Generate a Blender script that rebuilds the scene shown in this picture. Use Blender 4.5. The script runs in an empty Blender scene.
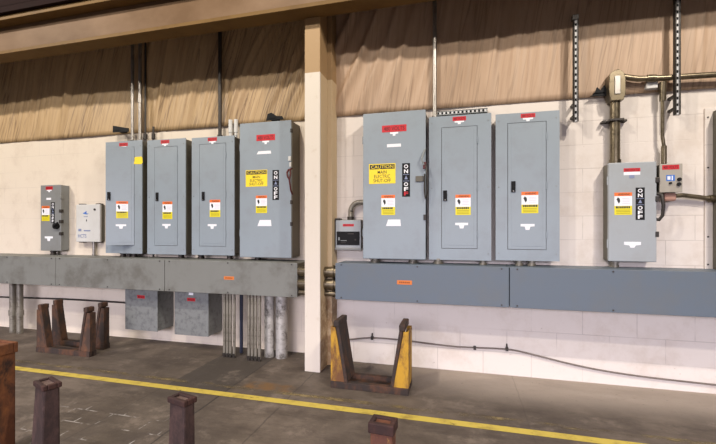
import bpy, bmesh, math, random
from mathutils import Matrix, Vector, Euler
random.seed(7)
C = bpy.context.scene.collection
SC = bpy.context.scene

# ------------------------------------------------------------------ materials
def srgb(r, g, b):
    f = lambda c: (c/255/12.92) if c/255 <= .04045 else ((c/255+.055)/1.055)**2.4
    return (f(r), f(g), f(b), 1)

def new_mat(name, col=(.5, .5, .5, 1), rough=.6, metal=0.0):
    m = bpy.data.materials.new(name); m.use_nodes = True
    b = m.node_tree.nodes['Principled BSDF']
    b.inputs['Base Color'].default_value = col
    b.inputs['Roughness'].default_value = rough
    b.inputs['Metallic'].default_value = metal
    return m

class NT:
    """small node-writing helper"""
    def __init__(s, m):
        s.t = m.node_tree; s.b = s.t.nodes['Principled BSDF']
    def n(s, typ, **kw):
        nd = s.t.nodes.new(typ)
        for k, v in kw.items():
            setattr(nd, k, v)
        return nd
    def link(s, a, b): s.t.links.new(a, b)
    def coords(s, scale=(1, 1, 1), rot=(0, 0, 0), kind='Object'):
        tc = s.n('ShaderNodeTexCoord'); mp = s.n('ShaderNodeMapping')
        mp.inputs['Scale'].default_value = scale; mp.inputs['Rotation'].default_value = rot
        s.link(tc.outputs[kind], mp.inputs['Vector']); return mp.outputs['Vector']
    def noise(s, vec, scale, detail=4, rough=.6, dist=0):
        nd = s.n('ShaderNodeTexNoise'); nd.inputs['Scale'].default_value = scale
        nd.inputs['Detail'].default_value = detail; nd.inputs['Roughness'].default_value = rough
        nd.inputs['Distortion'].default_value = dist
        s.link(vec, nd.inputs['Vector']); return nd.outputs['Fac']
    def ramp(s, fac, stops):
        r = s.n('ShaderNodeValToRGB'); e = r.color_ramp.elements
        while len(e) < len(stops): e.new(.5)
        for el, (p, c) in zip(e, stops):
            el.position = p; el.color = c if len(c) == 4 else (*c, 1)
        s.link(fac, r.inputs['Fac']); return r.outputs['Color']
    def mix(s, fac, a, b, mode='MIX'):
        m = s.n('ShaderNodeMix', data_type='RGBA', blend_type=mode)
        for sock, v in ((m.inputs[0], fac), (m.inputs[6], a), (m.inputs[7], b)):
            if hasattr(v, 'is_linked'): s.link(v, sock)
            else: sock.default_value = v
        return m.outputs[2]
    def math(s, op, a, b=0.0, clamp=False):
        m = s.n('ShaderNodeMath', operation=op, use_clamp=clamp)
        for i, v in enumerate((a, b)):
            if hasattr(v, 'is_linked'): s.link(v, m.inputs[i])
            else: m.inputs[i].default_value = v
        return m.outputs[0]
    def step(s, v, lo, hi):
        m = s.n('ShaderNodeMapRange'); m.interpolation_type = 'SMOOTHSTEP'
        m.inputs[1].default_value = lo; m.inputs[2].default_value = hi
        s.link(v, m.inputs[0]); return m.outputs[0]
    def bump(s, h, strength=.3, dist=.01):
        b = s.n('ShaderNodeBump'); b.inputs['Strength'].default_value = strength
        b.inputs['Distance'].default_value = dist
        s.link(h, b.inputs['Height']); s.link(b.outputs['Normal'], s.b.inputs['Normal'])
    def color(s, c): s.link(c, s.b.inputs['Base Color'])

def painted(name, col, dirt, rough=.45, amount=.5, scale=6, metal=0.0):
    """sheet metal paint with soft grime"""
    m = new_mat(name, col, rough, metal); t = NT(m)
    v = t.coords()
    f = t.step(t.noise(v, scale, 6, .68), .45, .68)
    f = t.math('MULTIPLY', f, amount)
    fine = t.noise(t.coords((1, 1, .35)), scale*4, 3)
    c = t.mix(f, col, dirt)
    c = t.mix(t.math('MULTIPLY', fine, .16), c, dirt)
    t.color(c); return m

GREY = painted('grey_enamel', (.258, .305, .345, 1), (.215, .235, .255, 1), .42, .4, 4)
GREY_WARM = painted('grey_enamel_olive', (.215, .225, .225, 1), (.17, .16, .14, 1), .45, .4, 4)
GREY_LIGHT = painted('pale_grey_enamel', (.33, .36, .38, 1), (.28, .27, .25, 1), .45, .3, 4)
GREY_SHADED = painted('shaded_side_grey', (.115, .105, .08, 1), (.07, .06, .045, 1), .5, .5, 5)  # box sides darkened towards olive: their shade is put into the colour
TROUGH_OLD = painted('dusty_grey_green_metal', (.185, .19, .175, 1), (.10, .095, .08, 1), .55, .75, 3)
TROUGH_BLUE = painted('blue_grey_metal', (.105, .135, .17, 1), (.125, .135, .14, 1), .5, .5, 3)
GALV = painted('galvanised_steel', (.27, .29, .29, 1), (.14, .145, .145, 1), .5, .9, 9, .25)
GALV_PIPE = painted('weathered_galvanised_pipe', (.26, .24, .20, 1), (.10, .083, .06, 1), .45, 1.0, 14, .35)
BRIGHT = painted('bright_conduit', (.38, .36, .33, 1), (.2, .17, .14, 1), .4, .5, 12, .75)
BRONZE = painted('aged_conduit', (.19, .155, .10, 1), (.055, .042, .027, 1), .33, .9, 14, .75)
FATPIPE = painted('mottled_white_galvanised', (.52, .50, .47, 1), (.11, .098, .082, 1), .45, 1.0, 11, .2)
BOXGALV = painted('speckled_galvanised', (.20, .21, .205, 1), (.115, .12, .12, 1), .55, .9, 22, .15)
DARK_METAL = painted('dark_steel', (.035, .03, .027, 1), (.06, .045, .03, 1), .5, .6, 8, .3)
OFFWHITE = painted('off_white_plastic', (.60, .60, .58, 1), (.45, .43, .38, 1), .5, .25, 5)
BLACK = new_mat('black_plastic', (.010, .010, .011, 1), .65)
BLACK.node_tree.nodes['Principled BSDF'].inputs['Specular IOR Level'].default_value = .2
RED = new_mat('red_vinyl', srgb(190, 18, 32), .5)
REDDARK = new_mat('dark_red_print', srgb(70, 4, 12), .5)
REDLEVER = new_mat('maroon_lever', srgb(80, 18, 18), .45)
WHITE = new_mat('white_vinyl', (.80, .81, .85, 1), .5)
YELLOW = new_mat('yellow_vinyl', srgb(240, 212, 40), .5)
YELLOWGREEN = new_mat('yellow_green_vinyl', srgb(222, 208, 25), .5)
ORANGE = new_mat('orange_vinyl', srgb(232, 112, 40), .5)
DULLORANGE = new_mat('dull_orange_vinyl', srgb(208, 116, 48), .6)
PRINT = new_mat('black_print', (.02, .02, .02, 1), .6)
PRINTY = new_mat('olive_print', srgb(150, 138, 20), .6)
PRINTG = new_mat('pale_print', srgb(205, 200, 215), .6)
BLUE = new_mat('blue_print', srgb(60, 110, 190), .5)
BLUEGREY = new_mat('blue_grey_print', srgb(125, 135, 165), .5)
SALMON = new_mat('salmon_tape', srgb(170, 130, 115), .7)

def rust_mat(name, base, spots, paint=None, pfac=(.45, .6), scale=11):
    m = new_mat(name, base, .8, .1); t = NT(m)
    v = t.coords((1, 1, .5))
    c = t.mix(t.step(t.noise(v, scale, 6, .7), .42, .68), base, spots)
    if paint:
        c = t.mix(t.step(t.noise(v, scale*.55, 7, .7, .4), pfac[0], pfac[1]), c, paint)
    t.color(c); t.bump(t.noise(t.coords(), 60, 5), .35, .004); return m
RUST_DARK = rust_mat('dark_rust', (.032, .022, .018, 1), (.105, .045, .022, 1))
RUST_ORANGE = rust_mat('orange_rust', (.11, .036, .013, 1), (.21, .075, .022, 1), (.03, .014, .009, 1), (.48, .62), 9)
RUST_PURPLE = rust_mat('purple_brown_rust', (.030, .016, .014, 1), (.068, .036, .030, 1), (.010, .007, .006, 1), (.55, .7))
RUST_RIM = rust_mat('rust_rim', (.028, .011, .009, 1), (.06, .022, .015, 1))
RUST_YELLOW = rust_mat('yellow_paint_on_rust', (.15, .065, .025, 1), (.08, .036, .02, 1), (.50, .28, .025, 1), (.40, .62))
RUST_YELLOW_PATCH = rust_mat('rust_with_yellow_patches', (.10, .036, .022, 1), (.16, .06, .03, 1), (.46, .27, .06, 1), (.54, .6), 14)

# block wall: painted concrete masonry, 8 x 16 inch courses
def block_wall(name, paint, z_off, jv):
    m = new_mat(name, paint, .75); t = NT(m)
    tc = t.n('ShaderNodeTexCoord'); sp = t.n('ShaderNodeSeparateXYZ'); cb = t.n('ShaderNodeCombineXYZ')
    t.link(tc.outputs['Object'], sp.inputs[0])
    t.link(sp.outputs['X'], cb.inputs['X']); t.link(t.math('ADD', sp.outputs['Z'], z_off), cb.inputs['Y'])
    br = t.n('ShaderNodeTexBrick'); t.link(cb.outputs[0], br.inputs['Vector'])
    br.inputs['Scale'].default_value = 1; br.inputs['Brick Width'].default_value = .4064
    br.inputs['Row Height'].default_value = .2032; br.inputs['Mortar Size'].default_value = .0035
    br.inputs['Mortar Smooth'].default_value = .4
    v = t.coords()
    stain = t.step(t.noise(v, 2.6, 9, .72), .47, .70)
    chips = t.step(t.noise(v, 26, 4, .6), .70, .76)
    vis = t.step(t.noise(t.coords((.45, 1, 2.2)), 1.7, 2), .4, .62)
    joint = t.math('MULTIPLY', br.outputs['Fac'], t.math('ADD', t.math('MULTIPLY', vis, jv), .015))
    c = t.mix(t.math('MULTIPLY', stain, .38), paint, (.47, .38, .30, 1))
    c = t.mix(t.math('MULTIPLY', chips, .5), c, (.33, .25, .2, 1))
    c = t.mix(joint, c, (.22, .18, .16, 1))
    t.color(c)
    h = t.math('SUBTRACT', t.math('MULTIPLY', t.noise(v, 45, 5), .35), t.math('MULTIPLY', br.outputs['Fac'], .4))
    t.bump(h, .35, .006); return m
WALL_R = block_wall('white_painted_block', (.69, .63, .575, 1), 0, .34)
WALL_L = block_wall('cream_painted_block', (.685, .605, .50, 1), -.02, .16)

def floor_mat():
    m = new_mat('oily_concrete', (.1, .09, .08, 1), .55); t = NT(m)
    tc = t.n('ShaderNodeTexCoord'); sp = t.n('ShaderNodeSeparateXYZ')
    t.link(tc.outputs['Object'], sp.inputs[0]); X, Y = sp.outputs['X'], sp.outputs['Y']
    v = t.coords(); vs = t.coords((.35, 1, 1))
    c = t.ramp(t.noise(v, 1.3, 8, .68), [(.30, (.050, .037, .027)), (.5, (.105, .081, .061)), (.70, (.18, .143, .111))])
    c = t.mix(t.math('MULTIPLY', t.step(t.noise(vs, 6, 8, .75), .42, .66), .75), c, (.052, .038, .028, 1))
    # pale trodden dust along the right-hand wall foot
    dust = t.math('MULTIPLY', t.step(Y, 3.0, 3.5), t.step(X, -1.0, .3))
    dust = t.math('MULTIPLY', dust, t.math('ADD', t.noise(vs, 3, 6, .7), .2, True))
    c = t.mix(dust, c, (.42, .35, .285, 1))
    # dark asphalt patch strip
    wob = t.math('MULTIPLY', t.math('SUBTRACT', t.noise(v, 5, 3), .5), .03)
    Xw = t.math('ADD', X, wob)
    strip = t.math('MULTIPLY', t.step(Xw, -2.395, -2.375), t.math('SUBTRACT', 1.0, t.step(Xw, -1.845, -1.83)))
    far = t.step(Y, 2.72, 2.78)
    c = t.mix(t.math('MULTIPLY', t.math('MULTIPLY', strip, far), .8), c, (.052, .042, .034, 1))
    c = t.mix(t.math('MULTIPLY', strip, .25), c, (.06, .048, .038, 1))
    # setting marks: pale dashed joints of the wood block infill
    cb = t.n('ShaderNodeCombineXYZ'); t.link(X, cb.inputs['X']); t.link(Y, cb.inputs['Y'])
    br = t.n('ShaderNodeTexBrick'); t.link(cb.outputs[0], br.inputs['Vector'])
    br.inputs['Scale'].default_value = 1; br.inputs['Brick Width'].default_value = .17
    br.inputs['Row Height'].default_value = .16; br.inputs['Mortar Size'].default_value = .005
    dash = t.math('MULTIPLY', br.outputs['Fac'], t.step(t.noise(v, 7, 3), .5, .6))
    dash = t.math('MULTIPLY', dash, t.math('SUBTRACT', 1.0, t.step(Y, 2.25, 2.45)))
    dash = t.math('MULTIPLY', dash, t.math('MULTIPLY', t.step(X, -3.0, -2.6), t.math('SUBTRACT', 1.0, t.step(X, -1.95, -1.75))))
    c = t.mix(t.math('MULTIPLY', dash, .55), c, (.5, .47, .44, 1))
    # sawn joints
    for jx, w, k in ((-1.832, .006, .8), (-1.288, .005, .45), (-2.385, .004, .4), (.45, .004, .2)):
        d = t.math('ABSOLUTE', t.math('SUBTRACT', Xw, jx))
        c = t.mix(t.math('MULTIPLY', t.math('SUBTRACT', 1.0, t.step(d, w*.6, w*1.7)), k), c, (.022, .018, .015, 1))
    # rust stain between joints
    rs = t.math('MULTIPLY', t.math('MULTIPLY', t.step(X, -1.78, -1.7), t.math('SUBTRACT', 1.0, t.step(X, -1.38, -1.28))),
                t.math('MULTIPLY', t.step(Y, 2.86, 2.9), t.math('SUBTRACT', 1.0, t.step(Y, 3.0, 3.05))))
    c = t.mix(t.math('MULTIPLY', rs, t.step(t.noise(v, 8, 4), .35, .65)), c, (.16, .085, .03, 1))
    c = t.mix(t.math('MULTIPLY', t.step(t.noise(v, 3.1, 9, .75), .52, .68), .5), c, (.25, .20, .158, 1))
    c = t.mix(t.math('MULTIPLY', t.step(t.noise(v, 38, 3, .6), .62, .72), .35), c, (.03, .023, .018, 1))
    t.color(c)
    r = t.n('ShaderNodeMapRange'); t.link(t.noise(v, 3, 5), r.inputs[0])
    r.inputs[3].default_value = .52; r.inputs[4].default_value = .85
    t.link(r.outputs[0], t.b.inputs['Roughness'])
    t.bump(t.noise(v, 40, 6), .25, .006); return m
FLOOR = floor_mat()

def line_mat(name, col, lo, hi):
    m = new_mat(name, col, .6); t = NT(m); v = t.coords((.6, 1.2, 1))
    t.color(t.mix(t.step(t.noise(t.coords(), 9, 5), .45, .75), col, (col[0]*.55, col[1]*.52, col[2]*.6, 1)))
    a = t.step(t.noise(v, 6.5, 8, .75), lo, hi)
    t.link(a, t.b.inputs['Alpha']); return m
LINE = line_mat('worn_yellow_paint', (.55, .42, .07, 1), .30, .42)
LINE_FAINT = line_mat('faded_yellow_paint', (.24, .18, .08, 1), .43, .68)

def sheet_mat(name, sheet_col, streak, rake, cr):
    m = new_mat(name, sheet_col, .55); t = NT(m)
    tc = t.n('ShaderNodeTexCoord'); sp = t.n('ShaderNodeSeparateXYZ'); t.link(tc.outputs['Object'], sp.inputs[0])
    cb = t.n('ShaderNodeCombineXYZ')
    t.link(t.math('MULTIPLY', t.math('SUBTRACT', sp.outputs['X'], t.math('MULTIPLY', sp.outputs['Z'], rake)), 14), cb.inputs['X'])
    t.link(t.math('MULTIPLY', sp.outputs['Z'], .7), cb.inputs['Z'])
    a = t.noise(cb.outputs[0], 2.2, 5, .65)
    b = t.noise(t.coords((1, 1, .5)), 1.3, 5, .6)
    c = t.mix(t.math('MULTIPLY', t.step(a, .42, .72), .5), sheet_col, streak)  # darker raking streaks in the colour deepen the look of the wrinkles
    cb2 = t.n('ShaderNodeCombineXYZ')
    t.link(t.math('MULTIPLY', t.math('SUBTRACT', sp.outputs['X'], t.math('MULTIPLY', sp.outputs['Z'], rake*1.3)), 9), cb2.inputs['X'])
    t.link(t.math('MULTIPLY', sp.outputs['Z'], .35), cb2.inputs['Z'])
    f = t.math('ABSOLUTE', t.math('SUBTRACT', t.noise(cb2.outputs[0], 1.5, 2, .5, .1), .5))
    fold_shade = t.math('MULTIPLY', t.math('SUBTRACT', 1.0, t.step(f, .0, .03)), t.step(b, .38, .55))
    c = t.mix(t.math('MULTIPLY', fold_shade, cr), c, (.10, .06, .03, 1))  # thin dark fold lines painted in, standing in for shade between wrinkles
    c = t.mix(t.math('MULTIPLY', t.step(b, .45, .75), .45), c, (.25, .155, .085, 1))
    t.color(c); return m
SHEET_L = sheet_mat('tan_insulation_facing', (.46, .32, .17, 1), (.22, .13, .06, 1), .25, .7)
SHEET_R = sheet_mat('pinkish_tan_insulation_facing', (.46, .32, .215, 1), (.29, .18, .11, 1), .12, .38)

def beam_mat():
    m = new_mat('brown_painted_beam', (.30, .20, .13, 1), .55); t = NT(m)
    f = t.noise(t.coords((.6, 1, 1)), 2.2, 5, .6)
    t.color(t.ramp(f, [(.3, (.13, .078, .042)), (.6, (.195, .125, .075)), (.8, (.225, .15, .093))])); return m
BEAM = beam_mat()
BEAM_EDGE = painted('ochre_beam_flange', (.17, .10, .035, 1), (.10, .055, .02, 1), .55, .5, 3)
DECK = painted('dark_deck', (.007, .005, .004, 1), (.012, .008, .006, 1), .9, .4, 2)  # near-black base colour for the upper wall and roof deck
DARKRED = painted('dark_red_steel', (.013, .0035, .003, 1), (.006, .003, .0025, 1), .8, .5, 3)

for m_ in (DECK, DARKRED, BEAM, BEAM_EDGE):
    m_.node_tree.nodes['Principled BSDF'].inputs['Specular IOR Level'].default_value = .12
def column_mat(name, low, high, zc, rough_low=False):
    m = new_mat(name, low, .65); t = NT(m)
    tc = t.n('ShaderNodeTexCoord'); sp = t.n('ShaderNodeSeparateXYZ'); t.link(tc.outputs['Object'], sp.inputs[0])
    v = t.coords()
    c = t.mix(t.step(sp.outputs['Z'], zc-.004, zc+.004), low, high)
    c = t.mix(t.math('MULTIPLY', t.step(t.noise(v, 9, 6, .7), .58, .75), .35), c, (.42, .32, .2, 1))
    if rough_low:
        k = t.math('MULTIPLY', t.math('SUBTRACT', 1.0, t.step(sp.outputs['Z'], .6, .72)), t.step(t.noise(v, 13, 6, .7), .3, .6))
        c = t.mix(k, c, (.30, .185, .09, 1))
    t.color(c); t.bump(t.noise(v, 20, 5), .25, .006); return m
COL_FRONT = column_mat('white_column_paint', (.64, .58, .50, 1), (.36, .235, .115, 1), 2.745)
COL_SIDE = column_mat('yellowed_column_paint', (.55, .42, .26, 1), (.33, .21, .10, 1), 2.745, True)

# ------------------------------------------------------------------ mesh helper
class MB:
    def __init__(s): s.bm = bmesh.new(); s.M = Matrix.Identity(4); s.i = 0
    def mat(s, i): s.i = i; return s
    def _add(s, verts, faces, smooth=False):
        vs = [s.bm.verts.new(s.M @ Vector(v)) for v in verts]
        for f in faces:
            try:
                fc = s.bm.faces.new([vs[k] for k in f]); fc.material_index = s.i; fc.smooth = smooth
            except ValueError: pass
        return s
    def box(s, x0, x1, y0, y1, z0, z1):
        v = [(x, y, z) for x in (x0, x1) for y in (y0, y1) for z in (z0, z1)]
        return s._add(v, [(0, 1, 3, 2), (4, 6, 7, 5), (0, 4, 5, 1), (2, 3, 7, 6), (0, 2, 6, 4), (1, 5, 7, 3)])
    def hexa(s, a, b):
        """solid between two quads a and b (4 points each, same winding)"""
        return s._add(list(a)+list(b), [(3, 2, 1, 0), (4, 5, 6, 7), (0, 1, 5, 4), (1, 2, 6, 5), (2, 3, 7, 6), (3, 0, 4, 7)])
    def prism_y(s, pts, y0, y1):
        n = len(pts)
        v = [(x, y0, z) for x, z in pts]+[(x, y1, z) for x, z in pts]
        return s._add(v, [tuple(range(n)), tuple(range(2*n-1, n-1, -1))]+[(k, n+k, n+(k+1) % n, (k+1) % n) for k in range(n)])
    def quad(s, x0, x1, z0, z1, y):
        return s._add([(x0, y, z0), (x1, y, z0), (x1, y, z1), (x0, y, z1)], [(0, 1, 2, 3)])
    def tube(s, pts, r, n=12, cap=True):
        pts = [Vector(p) for p in pts]; rings = []
        rr = r if isinstance(r, (list, tuple)) else [r]*len(pts)
        up = None
        for k, p in enumerate(pts):
            d = ((pts[min(k+1, len(pts)-1)]-p).normalized()+(p-pts[max(k-1, 0)]).normalized())
            if d.length < 1e-6: d = pts[-1]-pts[0]
            d.normalize()
            if up is None:
                up = Vector((0, 0, 1)) if abs(d.z) < .9 else Vector((1, 0, 0))
            a = d.cross(up).normalized(); up2 = a.cross(d).normalized(); up = up2
            rings.append([p+(a*math.cos(2*math.pi*j/n)+up2*math.sin(2*math.pi*j/n))*rr[k] for j in range(n)])
        v = [q for ring in rings for q in ring]; f = []
        for k in range(len(rings)-1):
            for j in range(n):
                f.append((k*n+j, k*n+(j+1) % n, (k+1)*n+(j+1) % n, (k+1)*n+j))
        s._add(v, f, True)
        if cap:
            m = (len(rings)-1)*n
            s._add(rings[0], [tuple(range(n-1, -1, -1))]); s._add(rings[-1], [tuple(range(n))])
        return s
    def cyl(s, a, b, r, n=12): return s.tube([a, b], r, n)
    def text(s, txt, x0, x1, z0, z1, y, bold=.0):
        cu = bpy.data.curves.new('lettering', 'FONT'); cu.body = txt; cu.size = 1; cu.offset = bold
        cu.resolution_u = 3
        ob = bpy.data.objects.new('lettering', cu); C.objects.link(ob)
        me = bpy.data.meshes.new_from_object(ob.evaluated_get(bpy.context.evaluated_depsgraph_get()))
        xs = [v.co.x for v in me.vertices]; ys = [v.co.y for v in me.vertices]
        if xs:
            ax, bx, ay, by = min(xs), max(xs), min(ys), max(ys)
            vv = [(x0+(v.co.x-ax)/(bx-ax)*(x1-x0), y, z0+(v.co.y-ay)/(by-ay)*(z1-z0)) for v in me.vertices]
            s._add(vv, [tuple(p.vertices) for p in me.polygons])
        C.objects.unlink(ob); bpy.data.objects.remove(ob); bpy.data.curves.remove(cu); bpy.data.meshes.remove(me)
        return s
    def build(s, name, mats, parent=None, loc=None, bevel=0, seg=2, weld=True):
        me = bpy.data.meshes.new(name)
        off = Vector((0, 0, 0)); p = parent
        if p is not None:
            while p.parent: p = p.parent
            off = Vector(p.location)
        if loc is not None: off = Vector(loc)
        bmesh.ops.translate(s.bm, verts=s.bm.verts, vec=-off)
        if weld: bmesh.ops.recalc_face_normals(s.bm, faces=s.bm.faces)
        s.bm.to_mesh(me); s.bm.free()
        for m in (mats if isinstance(mats, (list, tuple)) else [mats]): me.materials.append(m)
        o = bpy.data.objects.new(name, me); C.objects.link(o)
        if parent is not None: o.parent = parent
        elif loc is not None: o.location = loc
        if bevel:
            b = o.modifiers.new('bevel', 'BEVEL'); b.width = bevel; b.segments = seg
            b.limit_method = 'ANGLE'; b.angle_limit = math.radians(40)
        return o

def tag(o, label=None, cat=None, group=None, kind=None):
    if label: o['label'] = label
    if cat: o['category'] = cat
    if group: o['group'] = group
    if kind: o['kind'] = kind
    return o
def thing(name, loc, label, cat, group=None):
    o = bpy.data.objects.new(name, None); C.objects.link(o); o.location = loc
    o.empty_display_size = .1
    return tag(o, label, cat, group)

# ------------------------------------------------------------------ setting
YR, YL = 3.72, 3.85                      # wall faces of the right and left bay
XP = -1.30                               # bays meet behind the column
def struct(o, label, cat): return tag(o, label, cat, None, 'structure')
b = MB(); b._add([(-11, -5, 0), (6, -5, 0), (6, 4.2, 0), (-11, 4.2, 0)], [(0, 1, 2, 3)])
b._add([(-11, -5, -.2), (6, -5, -.2), (6, 4.2, -.2), (-11, 4.2, -.2)], [(3, 2, 1, 0)])
struct(b.build('floor', FLOOR), 'stained grey brown concrete floor with a dark patched strip', 'floor')
struct(MB().box(-11, XP, YL, YL+.2, 0, 2.467).build('wall_left', WALL_L), 'cream painted block wall behind the left row of panels', 'wall')
struct(MB().box(XP, 4, YR, YR+.33, 0, 2.438).build('wall_right', WALL_R), 'white painted block wall behind the right row of panels', 'wall')
struct(MB().box(-11, 4, 4.1, 4.25, 2.3, 6).build('wall_upper', DECK), 'dark wall high above the brown beam', 'wall')
struct(MB().box(-11, 6, -5, 4.3, 6, 6.15).build('ceiling', DECK), 'dark roof deck high above the beam', 'ceiling')
# column: flanged front post on a wider pilaster
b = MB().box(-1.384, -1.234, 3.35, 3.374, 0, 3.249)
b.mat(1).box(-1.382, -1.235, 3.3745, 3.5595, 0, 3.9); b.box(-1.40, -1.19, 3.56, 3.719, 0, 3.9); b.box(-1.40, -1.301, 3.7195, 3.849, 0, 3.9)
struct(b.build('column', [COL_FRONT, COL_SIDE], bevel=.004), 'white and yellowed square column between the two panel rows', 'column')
# beam: two flanges and a web, brown paint
b = MB().box(-11, 4, 3.20, 3.24, 3.29, 3.55)
b.mat(1).box(-11, 4, 3.185, 3.37, 3.25, 3.285); b.box(-11, 4, 3.08, 3.37, 3.55, 3.60); b.mat(0).box(-11, 4, 3.24, 3.33, 3.285, 3.55)
struct(b.build('beam', [BEAM, BEAM_EDGE], bevel=.004), 'long brown painted girder across the top of the column', 'beam')
b = MB().box(-11, 4, 3.12, 3.36, 3.66, 3.98); b.box(-11, 4, 3.04, 3.40, 3.60, 3.66)
struct(b.build('beam', DARKRED, bevel=.004), 'dark red girder lying above the brown beam', 'beam')
b = MB().tube([(-11, 2.98, 3.76), (4, 2.98, 3.76)], .018, 10)
for x in range(-10, 4, 1): b.box(x-.015, x+.015, 2.97, 3.13, 3.74, 3.78)
tag(b.build('pipe', BRIGHT, loc=(-4.6, 2.98, 3.76)), 'thin grey pipe running along the dark red girder at top left', 'pipe')

# hanging insulation facing with soft vertical and raking wrinkles (relief, with fold shade also painted in the material)
def fbm(x, seed):
    r = random.Random(seed); v = 0
    for k in range(9):
        w = 2*math.pi/(.07*1.45**k); v += math.sin(x*w+r.uniform(0, 6.28))*(.55+.45*math.sin(x*1.7*k+r.uniform(0, 6.28)))*(.5+.09*k)
    v = v/5
    u = 0
    for k in range(5):
        w = math.pi/(.060*1.5**k); a = math.sin(x*w+r.uniform(0, 6.28)+1.6*math.sin(x*w*.31+k))
        u += (1-abs(a))**2*(.5+.5*math.sin(x*(1.3+.7*k)+r.uniform(0, 6.28)))*(.45+.28*k)
    return v*.8+u*.75
def sheet(name, x0, x1, y, zb, zt, mat, shear, amp, seed, label):
    bm = bmesh.new(); nx = int((x1-x0)/.009); nz = 26; rows = []
    for j in range(nz+1):
        t = j/nz; z = zb+(zt-zb)*t; row = []
        for i in range(nx+1):
            x = x0+(x1-x0)*i/nx
            a = amp(x)*(.30+.95*min(1, t*1.6))*(.5 if j == 0 else 1)
            yy = y-.022-.010*math.sin(3.1*x+1.3*z)-a*fbm(x-shear(x)*(z-zb), seed)
            yy = min(yy, y-.004)
            row.append(bm.verts.new((x-x0, yy-y, z-zb)))
        rows.append(row)
    for j in range(nz):
        for i in range(nx):
            f = bm.faces.new((rows[j][i], rows[j][i+1], rows[j+1][i+1], rows[j+1][i])); f.smooth = True
    me = bpy.data.meshes.new(name); bm.to_mesh(me); bm.free(); me.materials.append(mat)
    o = bpy.data.objects.new(name, me); C.objects.link(o); o.location = (x0, y, zb)
    sm = o.modifiers.new('thickness', 'SOLIDIFY'); sm.thickness = .004; sm.offset = 1
    return tag(o, label, 'insulation')
g = lambda x, c, w: math.exp(-((x-c)/w)**2)
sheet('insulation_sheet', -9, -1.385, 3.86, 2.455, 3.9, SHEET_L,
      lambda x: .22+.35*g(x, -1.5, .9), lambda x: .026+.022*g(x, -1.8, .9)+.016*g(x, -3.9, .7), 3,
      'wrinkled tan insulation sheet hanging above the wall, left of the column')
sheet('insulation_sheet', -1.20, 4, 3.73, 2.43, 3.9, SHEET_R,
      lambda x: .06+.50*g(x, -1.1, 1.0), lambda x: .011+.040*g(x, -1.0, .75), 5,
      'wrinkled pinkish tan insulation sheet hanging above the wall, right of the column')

# painted floor lines
def floor_line(y0, y1, x0, x1, w, mat, label):
    b = MB(); n = 60
    for k in range(n):
        xa, xb = x0+(x1-x0)*k/n, x0+(x1-x0)*(k+1)/n
        ya, yb = y0+(y1-y0)*k/n, y0+(y1-y0)*(k+1)/n
        b._add([(xa, ya-w/2, .0015), (xb, yb-w/2, .0015), (xb, yb+w/2, .0015), (xa, ya+w/2, .0015)], [(0, 1, 2, 3)])
    bmesh.ops.remove_doubles(b.bm, verts=b.bm.verts, dist=1e-5)
    return tag(b.build('floor_line', mat, loc=(x0, y0, .0015)), label, 'floor line')
floor_line(2.748, 2.712, -6.5, 2.2, .072, LINE, 'long bright yellow safety line painted across the floor')
floor_line(2.905, 2.84, -6.5, 2.2, .05, LINE_FAINT, 'faded yellow floor line on the wall side of the bright one')

# ------------------------------------------------------------------ stickers (each one mesh, printed face included)
E1, E2 = .0012, .0017
def voltage(par, x0, x1, z0, z1, y, M=None, tab=True, big=False):
    b = MB();
    if M: b.M = M
    b.box(x0, x1, y-E1, y, z0, z1)
    h = z1-z0; w = x1-x0
    b.mat(1).text('480 VOLTS', x0+w*.08, x1-w*.08, z0+h*.2, z1-h*.2, y-E2, .004)
    tag(b.build('voltage_label', [RED, REDDARK], par), 'red voltage label')
    if tab:
        b = MB()
        if M: b.M = M
        k = .028 if not big else .034
        cx = (x0+x1)/2; hw = min(w*.42, .04) if not big else .038
        b.prism_y([(cx-hw, z0-.002), (cx-hw, z0-.002-k*.45), (cx-hw*.35, z0-.002-k*.5), (cx-hw*.3, z0-.002-k), (cx+hw*.3, z0-.002-k), (cx+hw*.35, z0-.002-k*.5), (cx+hw, z0-.002-k*.45), (cx+hw, z0-.002)], y-E1, y)
        b.build('white_tag', WHITE, par)
def warning(par, x0, x1, z0, z1, y, M=None):
    b = MB()
    if M: b.M = M
    w, h = x1-x0, z1-z0; ya, yt = y-E1, y-E2
    b.mat(1).box(x0, x1, ya, y, z0+h*.40, z0+h*.84)
    b.mat(0).box(x0, x1, ya, y, z0+h*.84, z1)
    b.mat(2).box(x0, x1, ya, y, z0, z0+h*.40)
    b.mat(3).text('WARNING', x0+w*.2, x1-w*.12, z0+h*.865, z0+h*.965, yt, .01)
    # hand and arc symbol
    b.prism_y([(x0+w*.12, z0+h*.70), (x0+w*.20, z0+h*.79), (x0+w*.31, z0+h*.72), (x0+w*.33, z0+h*.60), (x0+w*.25, z0+h*.50), (x0+w*.19, z0+h*.58)], yt, ya)
    b.mat(4)
    for k in range(4): b.box(x0+w*.45, x1-w*(.10+.05*(k % 2)), yt, ya, z0+h*(.50+.075*k), z0+h*(.525+.075*k))
    b.mat(3)
    rr = random.Random(int(x0*1000)); xx = x0+w*.08          # illegible bold print on the yellow field
    while xx < x1-w*.16:
        ww = w*rr.uniform(.07, .13); b.box(xx, xx+ww, yt, ya, z0+h*.29, z0+h*.385); xx += ww+w*.025
    b.mat(5)
    for k in range(3): b.box(x0+w*.1, x1-w*.1, yt, ya, z0+h*(.06+.07*k), z0+h*(.085+.07*k))
    tag(b.build('warning_label', [ORANGE, WHITE, YELLOWGREEN, PRINT, PRINTG, PRINTY], par), 'orange, white and yellow warning label')
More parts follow.
